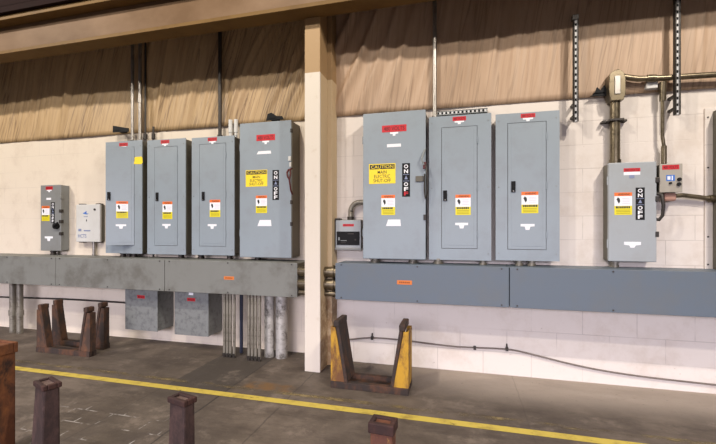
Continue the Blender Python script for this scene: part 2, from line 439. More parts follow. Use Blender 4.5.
def tee(par, cx, z1, y, w=.11, h=.05, M=None):
    b = MB()
    if M: b.M = M
    b.prism_y([(cx-w/2, z1), (cx-w/2, z1-h*.4), (cx-w*.2, z1-h*.45), (cx-w*.14, z1-h), (cx+w*.14, z1-h), (cx+w*.2, z1-h*.45), (cx+w/2, z1-h*.4), (cx+w/2, z1)], y-E1, y)
    b.build('white_tag', WHITE, par)
def strip(par, x0, x1, z0, z1, y, taper=0.0):
    MB().prism_y([(x0, z0), (x1, z0), (x1-taper*.3, z1), (x0+taper, z1)], y-E1, y).build('white_tag', WHITE, par)
def caution(par, x0, x1, z0, z1, y):
    b = MB(); w, h = x1-x0, z1-z0
    b.box(x0, x1, y-E1, y, z0, z1)
    b.mat(1).box(x0+w*.03, x1-w*.03, y-E2, y-E1, z0+h*.73, z1-h*.04)
    b.mat(2).text('CAUTION', x0+w*.08, x1-w*.08, z0+h*.765, z1-h*.075, y-E2-.0006, 0)
    b.mat(1).text('MAIN', x0+w*.33, x1-w*.33, z0+h*.50, z0+h*.66, y-E2, .004)
    b.text('ELECTRIC', x0+w*.20, x1-w*.20, z0+h*.28, z0+h*.45, y-E2, .004)
    b.text('SHUT-OFF', x0+w*.17, x1-w*.17, z0+h*.07, z0+h*.24, y-E2, .004)
    tag(b.build('caution_sign', [YELLOW, PRINT, YELLOW], par, bevel=0), 'yellow and black caution sign')
def onoff(par, x0, x1, z0, z1, y, last=None):
    b = MB(); w, h = x1-x0, z1-z0
    b.box(x0, x1, y-E1, y, z0, z1); b.mat(1)
    for ch, a in (('O', .845), ('N', .70), ('O', .315), ('F', .17), ('F', .035)):
        if ch == 'F' and a < .1 and last: b.mat(3)
        b.text(ch, x0+w*.24, x1-w*.24, z0+h*a, z0+h*(a+.115), y-E2, .03); b.mat(1)
    b.mat(2).box(x0+w*.1, x1-w*.1, y-E2, y-E1, z0+h*.46, z0+h*.475)
    b.prism_y([(x0+w*.28, z0+h*.52), (x1-w*.28, z0+h*.52), ((x0+x1)/2, z0+h*.63)], y-E2, y-E1)
    b.box(x0+w*.1, x1-w*.1, y-E2, y-E1, z0+h*.655, z0+h*.67)
    tag(b.build('on_off_label', [BLACK, WHITE, BLUEGREY, RED], par), 'black and white switch position label')

# ------------------------------------------------------------------ panelboards with a door
def panelboard(x0, x1, z0, z1, yf, yb, d, label, warn, red, teeX, teeZ, handle, ajar=0, tagpos=None):
    t = thing('panelboard', ((x0+x1)/2, (yf+yb)/2, z0), label, 'electrical panel', 'door panelboards on the wall')
    MB().box(x0+.012, x1-.012, yf+.012, yb, z0+.008, z1-.008).build('cabinet', GREY_SHADED, t, bevel=.004)
    dx0, dx1, dz0, dz1 = d
    b = MB()
    b.box(x0, dx0, yf, yf+.012, z0, z1); b.box(dx1, x1, yf, yf+.012, z0, z1)
    b.box(dx0, dx1, yf, yf+.012, z0, dz0); b.box(dx0, dx1, yf, yf+.012, dz1, z1)
    bmesh.ops.remove_doubles(b.bm, verts=b.bm.verts, dist=1e-5)
    tr = b.build('trim_frame', GREY, t)
    for sx in (x0+.025, x1-.025):
        for k in range(3):
            z = z0+.06+(z1-z0-.12)*k/2
            MB().cyl((sx, yf-.003, z), (sx, yf+.001, z), .006, 8).build('screw', GALV, t)
    g_ = .004
    M = Matrix.Identity(4)
    if ajar: M = Matrix.Translation((dx1-g_, yf, 0)) @ Matrix.Rotation(math.radians(ajar), 4, 'Z') @ Matrix.Translation((-(dx1-g_), -yf, 0))
    b = MB(); b.M = M
    b.box(dx0+g_, dx1-g_, yf-.002, yf+.010, dz0+g_, dz1-g_)
    b.box(dx0+.03, dx1-.03, yf-.0035, yf-.001, dz0+.03, dz1-.03)
    dr = b.build('door', GREY, t, bevel=.002)
    for k in (.12, .5, .88):
        z = dz0+(dz1-dz0)*k
        MB().cyl((dx1-.002, yf-.004, z-.03), (dx1-.002, yf-.004, z+.03), .005, 8).build('hinge', GREY, t)
    hx, hz = handle
    b = MB(); b.M = M
    b.box(hx-.017, hx+.017, yf-.012, yf-.003, hz-.047, hz+.047)
    b.mat(1).box(hx-.008, hx+.008, yf-.02, yf-.01, hz-.03, hz+.008); b.cyl((hx, yf-.016, hz+.028), (hx, yf-.01, hz+.028), .008, 10)
    b.mat(2).cyl((hx, yf-.015, hz-.037), (hx, yf-.011, hz-.037), .005, 8)
    tag(b.build('handle', [BLACK, BLACK, BRIGHT], dr, bevel=.002), 'black flush latch')
    yd = yf-.0036
    warning(dr, *warn, yd, M)
    tee(dr, teeX, teeZ, yd, M=M)
    voltage(tr, *red, yf)
    if tagpos:
        MB().prism_y(tagpos, yf-.002, yf-.0005).build('yellow_tag', YELLOW, t)
    # nipples into the trough are separate things
    return t
GL = .305
# left bay
panelboard(-4.002, -3.490, 1.028, 2.319, 3.66, YL, (-3.900, -3.594, 1.121, 2.249),
           'left wall grey panelboard whose door stands ajar, yellow tag on its edge',
           (-3.785, -3.66, 1.431, 1.624), (-3.808, -3.687, 2.262, 2.300), -3.735, 1.362, (-3.86, 1.68), ajar=24,
           tagpos=[(-3.60, 2.05), (-3.50, 2.045), (-3.48, 2.06), (-3.485, 2.12), (-3.50, 2.132), (-3.59, 2.128)])
panelboard(-3.417, -2.912, 1.026, 2.308, 3.66, YL, (-3.320, -3.016, 1.122, 2.227),
           'middle grey panelboard of the three left of the column, door shut',
           (-3.209, -3.081, 1.420, 1.614), (-3.236, -3.123, 2.262, 2.300), -3.158, 1.365, (-3.280, 1.67))
panelboard(-2.833, -2.310, 1.028, 2.301, 3.66, YL, (-2.738, -2.409, 1.122, 2.228),
           'grey panelboard with shut door just left of the red-levered caution switch',
           (-2.605, -2.476, 1.438, 1.623), (-2.632, -2.519, 2.255, 2.292), -2.575, 1.361, (-2.684, 1.664))
# right bay
panelboard(-0.270, 0.262, 1.036, 2.318, 3.56, YR, (-.161, .147, 1.137, 2.217),
           'grey panelboard beside the right-hand caution switch, slotted channel above it',
           (-.039, .091, 1.435, 1.614), (-.063, .051, 2.268, 2.304), .014, 1.366, (-.128, 1.607))
panelboard(0.298, 0.801, 1.042, 2.300, 3.56, YR, (.394, .701, 1.135, 2.218),
           'rightmost tall grey panelboard with a door, bare wall to its right',
           (.505, .637, 1.445, 1.627), (.500, .614, 2.255, 2.290), .553, 1.354, (.440, 1.672))

# ------------------------------------------------------------------ safety switches
def switch_box(x0, x1, z0, z1, yf, yb, label, body, lever_z=None, lever='grey', name='safety_switch'):
    t = thing(name, ((x0+x1)/2, (yf+yb)/2, z0), label, 'disconnect switch', 'safety switches on the wall')
    MB().box(x0+.006, x1-.006, yf+.025, yb, z0+.006, z1-.004).build('cabinet', GREY_SHADED if body is not GREY_WARM else GREY_WARM, t, bevel=.005)
    MB().box(x0, x1, yf, yf+.03, z0, z1).build('door', body, t, bevel=.006)
    for k in (.18, .82):
        z = z0+(z1-z0)*k
        MB().cyl((x0-.002, yf+.012, z-.035), (x0-.002, yf+.012, z+.035), .006, 8).build('hinge', body, t)
    return t
# far-left small switch
t = switch_box(-5.105, -4.775, 1.036, 1.857, 3.735, YL, 'small grey safety switch, leftmost box on the wall, beside the white box', GREY_WARM)
yv = 3.735
voltage(t, -5.018, -4.904, 1.798, 1.838, yv); strip(t, -5.006, -4.931, 1.671, 1.697, yv)
onoff(t, -4.931, -4.872, 1.382, 1.641, yv); warning(t, -5.083, -4.955, 1.408, 1.596, yv); tee(t, -4.968, 1.215, yv, .13, .058)
b = MB().cyl((-4.83, yv-.035, 1.345), (-4.83, yv, 1.345), .038, 16); b.cyl((-4.83, yv-.05, 1.345), (-4.83, yv-.035, 1.345), .018, 12)
b.tube([(-4.83, yv-.045, 1.345), (-4.79, yv-.05, 1.365), (-4.765, yv-.045, 1.385)], .012, 8)
b.build('handle', BLACK, t)
for z in (1.70, 1.53, 1.40, 1.25):
    MB().box(-4.80, -4.765, yv-.006, yv+.03, z-.02, z+.02).build('latch', DARK_METAL if z < 1.6 else GREY_WARM, t, bevel=.004)
# big left caution switch
t = switch_box(-2.222, -1.639, 1.017, 2.407, 3.62, YL, 'large grey caution switch with a red lever beside the left of the column', GREY)
yv = 3.62
voltage(t, -2.027, -1.818, 2.214, 2.276, yv, big=True); strip(t, -2.025, -1.86, 2.078, 2.108, yv, .02)
caution(t, -2.150, -1.905, 1.747, 1.917, yv); onoff(t, -1.846, -1.774, 1.604, 1.909, yv)
warning(t, -2.033, -1.908, 1.474, 1.653, yv); strip(t, -2.015, -1.857, 1.340, 1.402, yv, .025)
b = MB().tube([(-1.640, yv+.02, 1.92), (-1.655, yv-.03, 1.90), (-1.665, yv-.045, 1.87), (-1.655, yv-.05, 1.83), (-1.64, yv-.04, 1.80)], .010, 8)
b.tube([(-1.640, yv-.03, 1.90), (-1.630, yv-.04, 1.86), (-1.640, yv-.045, 1.80), (-1.632, yv-.03, 1.70), (-1.632, yv+.01, 1.66)], .009, 8)
tag(b.build('lever', REDLEVER, t), 'maroon operating lever')
b = MB().box(-1.668, -1.640, yv-.012, yv-.002, 1.995, 2.04); b.box(-1.655, -1.637, yv-.012, yv-.002, 1.935, 1.98)
b.build('lock_tag', OFFWHITE, t)
for z in (2.30, 1.58, 1.36):
    MB().box(-1.652, -1.632, yv-.004, yv+.03, z-.02, z+.02).build('latch', DARK_METAL, t, bevel=.004)
# big right caution switch
t = switch_box(-.873, -.296, 1.036, 2.380, 3.52, YR, 'large grey caution switch just right of the column and small meter box', GREY)
yv = 3.52
voltage(t, -.693, -.468, 2.196, 2.258, yv, big=True); strip(t, -.646, -.518, 2.058, 2.086, yv)
caution(t, -.815, -.568, 1.727, 1.910, yv); onoff(t, -.507, -.436, 1.603, 1.906, yv, last=True)
warning(t, -.699, -.572, 1.439, 1.622, yv); strip(t, -.656, -.518, 1.338, 1.397, yv, .02)
MB().box(-.385, -.315, yv-.012, yv-.001, 1.735, 1.785).build('lever_plate', GREY_SHADED, t, bevel=.003)
b = MB().tube([(-.30, yv+.01, 2.03), (-.315, yv-.025, 1.98), (-.33, yv-.035, 1.93), (-.31, yv-.03, 1.88)], .008, 8)
b.build('lock_hasp', GALV, t)
b = MB().tube([(-.302, yv-.01, 1.90), (-.288, yv-.04, 1.86), (-.278, yv-.04, 1.74), (-.283, yv-.03, 1.62), (-.298, yv-.02, 1.58), (-.305, yv-.02, 1.64), (-.303, yv-.03, 1.80)], .007, 8)
b.build('lever', DARK_METAL, t)
tag(MB().box(-.318, -.288, yv-.03, yv-.012, 1.845, 1.905).build('lock_tag', REDLEVER, t, bevel=.003), 'dark red lockout tag')
MB().box(-.316, -.292, yv-.008, yv+.02, 1.39, 1.44).build('latch', DARK_METAL, t, bevel=.003)
# far right switch
t = switch_box(1.166, 1.505, 1.050, 1.848, 3.58, YR, 'pale grey safety switch at far right under the thick elbowed conduit', GREY_LIGHT)
yv = 3.58
voltage(t, 1.275, 1.391, 1.772, 1.800, yv, tab=False); strip(t, 1.275, 1.391, 1.745, 1.770, yv)
MB().box(1.315, 1.350, yv-.002, yv, 1.72, 1.744).build('blue_tag', BLUEGREY, t)
warning(t, 1.209, 1.334, 1.426, 1.606, yv); onoff(t, 1.359, 1.422, 1.384, 1.643, yv)
b = MB().prism_y([(1.278, 1.209), (1.396, 1.209), (1.396, 1.185), (1.36, 1.18), (1.35, 1.162), (1.322, 1.162), (1.315, 1.18), (1.278, 1.185)], yv-E1, yv)
b.build('white_tag', WHITE, t)
b = MB().tube([(1.505, yv+.03, 1.60), (1.535, yv-.01, 1.58), (1.545, yv-.01, 1.50), (1.545, yv, 1.42), (1.525, yv+.01, 1.385), (1.505, yv+.02, 1.39)], .013, 8)
b.build('lever', DARK_METAL, t)
for z in (1.70, 1.55, 1.27):
    MB().box(1.495, 1.52, yv-.006, yv+.03, z-.022, z+.022).build('latch', DARK_METAL, t, bevel=.004)

# ------------------------------------------------------------------ small boxes on the wall
t = thing('control_box', (-4.40, 3.81, 1.149), 'small white plastic control box with blue lettering, right of the leftmost switch', 'control box')
MB().box(-4.575, -4.222, 3.80, YL, 1.155, 1.603).build('enclosure', GREY_SHADED, t, bevel=.004)
MB().box(-4.584, -4.216, 3.775, 3.802, 1.149, 1.609).build('cover', OFFWHITE, t, bevel=.008)
MB().text('HCTS', -4.55, -4.42, 1.20, 1.245, 3.774, .02).build('lettering', BLUEGREY, t)
MB().box(-4.545, -4.50, 3.773, 3.7745, 1.28, 1.31).build('printed_mark', BLUEGREY, t)
MB().box(-4.46, -4.36, 3.773, 3.7745, 1.28, 1.295).build('printed_line', BLUEGREY, t)
MB().prism_y([(-4.48, 1.50), (-4.44, 1.515), (-4.42, 1.53), (-4.42, 1.50), (-4.38, 1.495), (-4.42, 1.485)], 3.773, 3.7745).build('printed_emblem', BLUE, t)
MB().box(-4.46, -4.40, 3.773, 3.7745, 1.455, 1.463).build('printed_line', BLUEGREY, t)
MB().box(-4.425, -4.413, 3.773, 3.7745, 1.40, 1.425).build('indicator', PRINT, t)
MB().cyl((-4.29, 3.765, 1.545), (-4.29, 3.776, 1.545), .013, 10).build('knob', DARK_METAL, t)
for x, z in ((-4.53, 1.606), (-4.27, 1.606), (-4.53, 1.14), (-4.27, 1.14)):
    MB().box(x-.028, x+.028, 3.79, YL, z, z+.014).build('mounting_tab', DARK_METAL, t, bevel=.003)

t = thing('meter_box', (-1.05, 3.67, 1.107), 'small grey box with a black window beside the column', 'meter box')
MB().box(-1.165, -.925, 3.64, YR, 1.117, 1.40).build('enclosure', GREY_SHADED, t, bevel=.004)
b = MB().box(-1.175, -.920, 3.625, 3.645, 1.125, 1.395)
b.build('cover', GREY_LIGHT, t, bevel=.005)
MB().box(-1.178, -.917, 3.62, 3.66, 1.107, 1.128).build('bottom_ledge', GREY_WARM, t, bevel=.004)
b = MB().box(-1.160, -.932, 3.619, 3.626, 1.155, 1.286)
b.mat(1).box(-1.145, -1.13, 3.617, 3.62, 1.20, 1.23); b.box(-1.12, -1.06, 3.6175, 3.62, 1.195, 1.20); b.mat(2).box(-1.05, -.99, 3.6175, 3.62, 1.26, 1.268)
b.box(-1.12, -1.07, 3.6175, 3.62, 1.175, 1.18); b.box(-.98, -.965, 3.6175, 3.62, 1.20, 1.215)
tag(b.build('window_panel', [BLACK, GALV, DARK_METAL], t, bevel=.001), 'black window panel')
voltage(t, -1.100, -.989, 1.335, 1.359, 3.625, tab=False)
MB().box(-1.182, -1.13, 3.63, 3.70, 1.385, 1.415).build('clip', DARK_METAL, t, bevel=.003)

t = thing('control_box', (1.605, 3.66, 1.60), 'small beige starter box with black buttons right of the far right switch', 'control box')
MB().box(1.531, 1.679, 3.60, YR, 1.603, 1.823).build('enclosure', GREY_SHADED, t, bevel=.004)
BEIGE = painted('beige_enamel', (.36, .33, .28, 1), (.25, .22, .18, 1), .45, .4, 6)
MB().box(1.528, 1.682, 3.588, 3.604, 1.600, 1.826).build('cover', BEIGE, t, bevel=.004)
voltage(t, 1.545, 1.659, 1.780, 1.816, 3.588, tab=False)
b = MB().box(1.572, 1.630, 3.5865, 3.588, 1.690, 1.737); b.mat(1).box(1.580, 1.600, 3.586, 3.5866, 1.70, 1.727); b.box(1.608, 1.616, 3.586, 3.5866, 1.695, 1.73)
b.build('blue_label', [BLUE, WHITE], t)
for x, z, r in ((1.598, 1.672, .009), (1.658, 1.70, .014), (1.655, 1.662, .014)):
    MB().cyl((x, 3.574, z), (x, 3.589, z), r, 14).build('button', BLACK, t)
b = MB().box(1.575, 1.66, 3.62, 3.68, 1.535, 1.60)
tag(b.build('taped_cable_end', SALMON, t, bevel=.015), 'salmon wrapped cable gland')

# cabinet cut by the right edge of the frame
t = thing('wall_cabinet', (2.15, 3.6, .99), 'dark grey cabinet at the right edge of the picture', 'cabinet')
MB().box(1.938, 2.42, 3.56, 3.705, .975, 2.245).build('body', GREY_SHADED, t, bevel=.005)
MB().box(1.934, 2.424, 3.545, 3.56, .97, 2.25).build('door', GREY_WARM, t, bevel=.004)
b = MB().box(1.888, 2.45, 3.703, YR, .965, 2.275)
tag(b.build('backboard', WALL_R, loc=(2.17, 3.71, .965), bevel=.003), 'white painted backboard behind the cabinet at the right edge', 'backboard')
t2 = bpy.data.objects['backboard']
for z in (1.03, 1.25, 1.55, 1.80, 2.2):
    o = MB().cyl((1.907, 3.700, z), (1.907, 3.704, z), .007, 8)
    o.build('screw', DARK_METAL, t2)

# ------------------------------------------------------------------ wireways (troughs)
def wireway(x0, x1, yf, yb, z0, z1, seams, mat, label, stickers, ends=True):
    t = thing('wireway', ((x0+x1)/2, (yf+yb)/2, z0), label, 'wireway')
    xs = [x0]+seams+[x1]; yb -= .003
    for a, c in zip(xs, xs[1:]):
        b = MB().box(a+.002, c-.002, yf+.01, yb, z0, z1)
        s = b.build('trough_section', mat, t, bevel=.004)
        MB().box(a+.003, c-.003, yf, yf+.011, z0-.006, z1+.004).build('cover', mat, s, bevel=.003)
        n = max(2, int((c-a)/.42)); b = MB()
        for k in range(n):
            x = a+.06+(c-a-.12)*k/(n-1)
            for z in (z0+.012, z1-.012):
                b.cyl((x, yf-.004, z), (x, yf+.002, z), .007, 8)
        b.build('cover_screws', DARK_METAL, s)
    for sx0, sx1, sz0, sz1 in stickers:
        b = MB().box(sx0, sx1, yf-.0013, yf, sz0, sz1)
        w = sx1-sx0; rr = random.Random(5); xx = sx0+w*.15; b.mat(1)
        while xx < sx1-w*.2:
            ww = w*rr.uniform(.06, .1); b.box(xx, xx+ww, yf-.0018, yf-.0013, sz0+(sz1-sz0)*.3, sz1-(sz1-sz0)*.3); xx += ww+w*.03
        tag(b.build('orange_label', [DULLORANGE, new_mat('brown_print', srgb(140, 70, 20), .6)], t), 'orange label')
    return t
wireway(-7.2, -1.498, 3.45, YL, .662, .982, [-5.99, -4.488, -3.004], TROUGH_OLD,
        'long dusty grey green wiring trough under the left panels', [(-2.294, -2.181, .803, .835), (-5.80, -5.715, .83, .862)])
wireway(-1.107, 3.1, 3.40, YR, .675, .996, [.391, 1.89], TROUGH_BLUE,
        'long blue grey wiring trough under the right panels', [(-.535, -.404, .826, .862)])

# short pipe nipples joining things
def nipple(a, c, r, mat, label, group, name='conduit_nipple', rings=(.25, .75)):
    a, c = Vector(a), Vector(c); d = c-a
    b = MB().tube([a, c], r, 14)
    for k in rings:
        p = a+d*k; q = d.normalized()*min(.008, d.length*.2)
        b.tube([p-q, p+q], r*1.28, 8)
    o = b.build(name, mat, loc=tuple(a)); return tag(o, label, 'conduit fitting', group)
gl = 'nipples between left panels and trough'
for x, which in ((-4.951, 'leftmost switch'), (-3.81, 'ajar panelboard'), (-3.724, 'ajar panelboard'), (-3.654, 'ajar panelboard'), (-3.016, 'middle left panelboard'),
          (-2.76, 'panelboard next to the left caution switch'), (-2.40, 'panelboard next to the left caution switch'), (-2.066, 'left caution switch')):
    nipple((x, 3.72+(.06 if x < -4.5 else 0), .980), (x, 3.72+(.06 if x < -4.5 else 0), 1.036), .028, DARK_METAL, 'short dark nipple under the '+which, gl)
gr = 'nipples between right panels and trough'
for x, which in ((-.771, 'right-hand caution switch'), (-.418, 'right-hand caution switch'), (-.188, 'panelboard under the slotted channel'), (.196, 'panelboard under the slotted channel'),
          (.492, 'rightmost panelboard'), (.592, 'rightmost panelboard'), (1.235, 'far right switch')):
    nipple((x, 3.60+(.05 if x > 1 else 0), .990), (x, 3.60+(.05 if x > 1 else 0), 1.055), .036 if x < 0 else .027, GALV_PIPE, 'short grey nipple under the '+which, gr)
for z, r in ((.905, .051), (.788, .051), (.703, .026)):
    nipple((-1.498, 3.49, z), (-1.107, 3.49, z), r, BRONZE,
           {.905: 'topmost', .788: 'middle', .703: 'lowest'}[z]+' of three dark pipe nipples passing the column', 'pipes joining the two troughs', 'pipe_nipple', (.90,))
nipple((-4.349, 3.815, .98), (-4.349, 3.815, 1.15), .018, BRIGHT, 'thin bright pipe between the white box and the trough', None, rings=(.06, .94))

# ------------------------------------------------------------------ boxes hanging under the left trough
for x0, x1, z0, lab in ((-3.659, -3.222, .178, 'galvanised box under the left trough, the one nearer the rusty dark stand'),
                        (-3.001, -2.578, .165, 'galvanised box under the left trough, the one beside the pipe bundle')):
    t = thing('junction_box', ((x0+x1)/2, 3.7, z0), lab, 'junction box', 'galvanised boxes under the left trough')
    MB().box(x0+.004, x1-.004, 3.606, YL, z0+.004, .656).build('body', BOXGALV, t, bevel=.004)
    MB().box(x0, x1, 3.595, 3.607, z0, .652).build('cover', BOXGALV, t, bevel=.004)
    cx = (x0+x1)/2
    b = MB().box(cx-.05, cx+.05, 3.593, 3.595, .535, .57); b.mat(1).text('480 VOLTS', cx-.04, cx+.04, .543, .562, 3.5925, .02)
    tag(b.build('voltage_label', [RED, REDDARK], t), 'red voltage label')
    if x0 > -3.1: MB().box(cx-.03, cx+.025, 3.593, 3.595, .60, .625).build('white_tag', WHITE, t)

# ------------------------------------------------------------------ conduits
def conduit(name, pts, r, mat, label, couplings=(), group=None, cat='conduit', cmat=None, n=12):
    t = thing(name, pts[0], label, cat, group)
    MB().tube(pts, r, n).build('pipe', mat, t)
    for p, q, k in couplings: MB().tube([p, q], r*k, n).build('coupling', cmat or mat, t)
    return t
def arc(c, r, a0, a1, plane='xz', n=7, y=0):
    out = []
    for k in range(n+1):
        a = math.radians(a0+(a1-a0)*k/n); out.append((c[0]+r*math.cos(a), y, c[1]+r*math.sin(a)))
    return out
g_up = 'conduits rising from the left panels'
conduit('conduit', [(-3.72, 3.76, 2.31), (-3.72, 3.76, 3.95)], .019, BRIGHT, 'left one of the conduits rising from the ajar panelboard', [((-3.72, 3.76, 2.31), (-3.72, 3.76, 2.345), 1.6)], g_up, cmat=DARK_METAL)
conduit('conduit', [(-3.613, 3.76, 2.31), (-3.613, 3.76, 3.95)], .019, BRIGHT, 'second bright conduit rising from the ajar panelboard', [((-3.613, 3.76, 2.31), (-3.613, 3.76, 2.345), 1.5), ((-3.613, 3.76, 2.78), (-3.613, 3.76, 2.83), 1.3)], g_up)
conduit('conduit', [(-3.565, 3.79, 2.312), (-3.565, 3.79, 3.95)], .012, DARK_METAL, 'thin dark conduit rising from the right corner of the ajar panelboard', [((-3.565, 3.79, 2.36), (-3.565, 3.79, 2.42), 1.9)], g_up)
conduit('conduit', [(-3.452, 3.79, .985), (-3.452, 3.79, 2.50)], .012, DARK_METAL, 'dark conduit ending just above the gap left of the middle panelboard', [((-3.452, 3.79, 2.36), (-3.452, 3.79, 2.42), 1.7)], g_up)
conduit('conduit', [(-2.55, 3.76, 2.295), (-2.55, 3.76, 3.95)], .020, DARK_METAL, 'single dark conduit rising from the panelboard left of the caution switch', [((-2.55, 3.76, 2.295), (-2.55, 3.76, 2.34), 1.4)], g_up)
for x in (-2.425, -2.358):
    b = MB().cyl((x, 3.77, 2.29), (x, 3.77, 2.50), .016, 12); b.cyl((x, 3.77, 2.36), (x, 3.77, 2.50), .023, 8)
    tag(b.build('conduit_connector', OFFWHITE, loc=(x, 3.77, 2.29)), ('left' if x < -2.4 else 'right')+' one of two short pale connectors above the third left panelboard', 'conduit fitting', 'pale connectors above the third panelboard')
conduit('conduit', [(-.225, 3.65, 2.305), (-.225, 3.65, 3.75)], .019, BRIGHT, 'bright vertical conduit rising beside the right-hand caution switch', [((-.225, 3.65, 2.305), (-.225, 3.65, 2.35), 1.4)])
# elbow of the meter box
conduit('conduit', [(-1.035, 3.67, 1.40), (-1.035, 3.67, 1.48)]+arc((-.945, 1.48), .09, 180, 90, y=3.67)+[(-.86, 3.67, 1.57)], .024, GALV_PIPE,
        'grey conduit elbow from the small meter box into the caution switch', [((-1.035, 3.67, 1.40), (-1.035, 3.67, 1.43), 1.35)], cmat=DARK_METAL)
# far right: thick riser, LB fitting and horizontal run
t = thing('conduit', (1.241, 3.66, 1.845), 'thick conduit with a large elbow fitting above the far right switch', 'conduit')
MB().cyl((1.241, 3.66, 1.845), (1.241, 3.66, 2.39), .037, 18).build('pipe', BRONZE, t)
b = MB().cyl((1.241, 3.66, 1.845), (1.241, 3.66, 1.885), .044, 12); b.build('coupling', BRONZE, t)
b = MB().prism_y([(1.195, 2.36), (1.285, 2.36), (1.300, 2.41), (1.300, 2.54), (1.285, 2.59), (1.25, 2.615), (1.21, 2.605), (1.182, 2.575), (1.178, 2.42)], 3.605, 3.715)
b.mat(1).box(1.218, 1.262, 3.598, 3.606, 2.41, 2.56)
b.build('elbow_fitting', [BRONZE, BRIGHT], t, bevel=.012)
pts = [(1.29, 3.65, 2.565), (1.34, 3.645, 2.548), (1.40, 3.64, 2.532), (1.50, 3.635, 2.522), (1.62, 3.63, 2.517), (2.6, 3.62, 2.49)]
MB().tube(pts, .023, 12).build('pipe', BRONZE, t)
MB().tube([(1.46, 3.637, 2.527), (1.52, 3.634, 2.522)], .030, 12).build('coupling', BRONZE, t)
b = MB().box(1.15, 1.33, 3.70, YR, 2.198, 2.216); b.box(1.15, 1.175, 3.66, 3.72, 2.198, 2.216); b.box(1.305, 1.33, 3.66, 3.72, 2.198, 2.216)
b.box(1.19, 1.20, 3.62, 3.705, 2.198, 2.216); b.box(1.282, 1.292, 3.62, 3.705, 2.198, 2.216); b.box(1.19, 1.292, 3.612, 3.624, 2.198, 2.216)
b.build('pipe_strap', DARK_METAL, t, bevel=.002)
conduit('conduit', [(1.588, 3.66, 1.825), (1.588, 3.66, 1.98), (1.576, 3.655, 2.05), (1.574, 3.65, 2.36)], .013, BRONZE, 'thin conduit dropping into the beige starter box',
        [((1.588, 3.66, 1.825), (1.588, 3.66, 1.98), 1.5), ((1.574, 3.65, 2.34), (1.574, 3.64, 2.49), 1.75)])
conduit('flexible_conduit', [(1.625, 3.67, 1.595), (1.66, 3.67, 1.578), (1.72, 3.67, 1.582), (1.80, 3.675, 1.57), (1.90, 3.675, 1.553), (1.94, 3.675, 1.55)], .018, BRONZE,
        'bent conduit from the beige starter box to the cabinet at right', [((1.90, 3.675, 1.553), (1.938, 3.675, 1.55), 1.6)])
conduit('cable', [(1.40, 3.705, 2.43), (1.46, 3.70, 2.452), (1.54, 3.695, 2.455), (1.62, 3.70, 2.452), (1.72, 3.705, 2.448)], .006, OFFWHITE, 'thin pale cable bowed under the horizontal conduit at right')
tag(MB().box(1.466, 1.545, 3.655, YR, 2.452, 2.505).build('junction_box', OFFWHITE, loc=(1.505, 3.69, 2.452), bevel=.004), 'tiny white box under the horizontal conduit at right', 'junction box')

# pipe bundle and big pipes below the left trough
g_b = 'thin pipes of the bundle under the trough'
ordn = ['first', 'second', 'third', 'fourth']
for k, x in enumerate((-2.335, -2.300, -2.265, -2.222)):
    t = conduit('conduit', [(x, 3.52, 0), (x, 3.52, .665)], .0145, GALV_PIPE, ordn[k]+' thin pipe from left in the left half of the floor bundle', [], g_b)
    MB().tube([(x, 3.52, .0), (x-.004, 3.515, .045)], .0163, 8).build('bushing', DARK_METAL, t)
for k, x in enumerate((-2.038, -2.000, -1.962, -1.92)):
    t = conduit('conduit', [(x, 3.49, 0), (x, 3.49, .665)], .0155, GALV_PIPE, ordn[k]+' thin pipe from left in the right half of the floor bundle', [], g_b)
    MB().tube([(x, 3.49, .0), (x-.004, 3.485, .05)], .0172, 8).build('bushing', DARK_METAL, t)
NAVY = painted('navy_cable', (.035, .045, .085, 1), (.05, .05, .06, 1), .5, .3)
conduit('cable', [(-2.238, 3.68, 0), (-2.238, 3.68, .665)], .018, NAVY, 'dark blue cable dropping behind the pipe bundle')
conduit('cable', [(-2.36, 3.62, .35), (-2.372, 3.62, .5), (-2.37, 3.62, .665)], .010, DARK_METAL, 'short black cable left of the pipe bundle')
for x, r, lab in ((-1.898, .050, 'left'), (-1.762, .060, 'right, thicker')):
    conduit('pipe', [(x, 3.655, 0), (x, 3.655, .665)], r, FATPIPE, lab+' one of two fat galvanised pipes near the column foot', [((x, 3.655, .62), (x, 3.655, .665), 1.1)], 'fat galvanised pipes by the column')
for x, lab in ((-5.461, 'left'), (-5.340, 'right')):
    conduit('pipe', [(x, 3.66, 0), (x, 3.66, .665)], .034, GALV_PIPE, lab+' one of two pipes to the floor at far left under the trough', [((x, 3.66, .22), (x, 3.66, .29), 1.22)], 'pipes at the far left')
b = MB().box(-5.70, -5.655, 3.50, 3.545, 0, .50); b.box(-5.74, -5.62, 3.46, 3.58, 0, .012); b.cyl((-5.678, 3.522, .5), (-5.678, 3.522, .515), .024, 10)
tag(b.build('post', DARK_METAL, loc=(-5.678, 3.522, 0), bevel=.003), 'dark thin post at the left edge under the trough', 'post')

# cables along the wall foot
def smooth(pts, n=6):
    P = [Vector(p) for p in pts]; out = []
    for i in range(len(P)-1):
        p0, p1, p2, p3 = P[max(i-1, 0)], P[i], P[i+1], P[min(i+2, len(P)-1)]
        for k in range(n):
            s = k/n
            out.append(.5*((2*p1)+(p2-p0)*s+(2*p0-5*p1+4*p2-p3)*s*s+(3*p1-p0-3*p2+p3)*s**3))
    return out+[P[-1]]
CABLE = painted('grey_brown_cable', (.17, .14, .12, 1), (.08, .06, .05, 1), .6, .5, 10)
pts = smooth([(-1.17, 3.705, .20), (-1.02, 3.705, .225), (-.827, 3.705, .251), (-.554, 3.705, .252), (-.30, 3.705, .238), (-.045, 3.705, .226), (.18, 3.705, .232), (.405, 3.705, .237),
              (.54, 3.705, .222), (.676, 3.705, .197), (.95, 3.705, .146), (1.217, 3.705, .112), (1.578, 3.705, .089), (2.3, 3.705, .07), (3, 3.705, .07)])
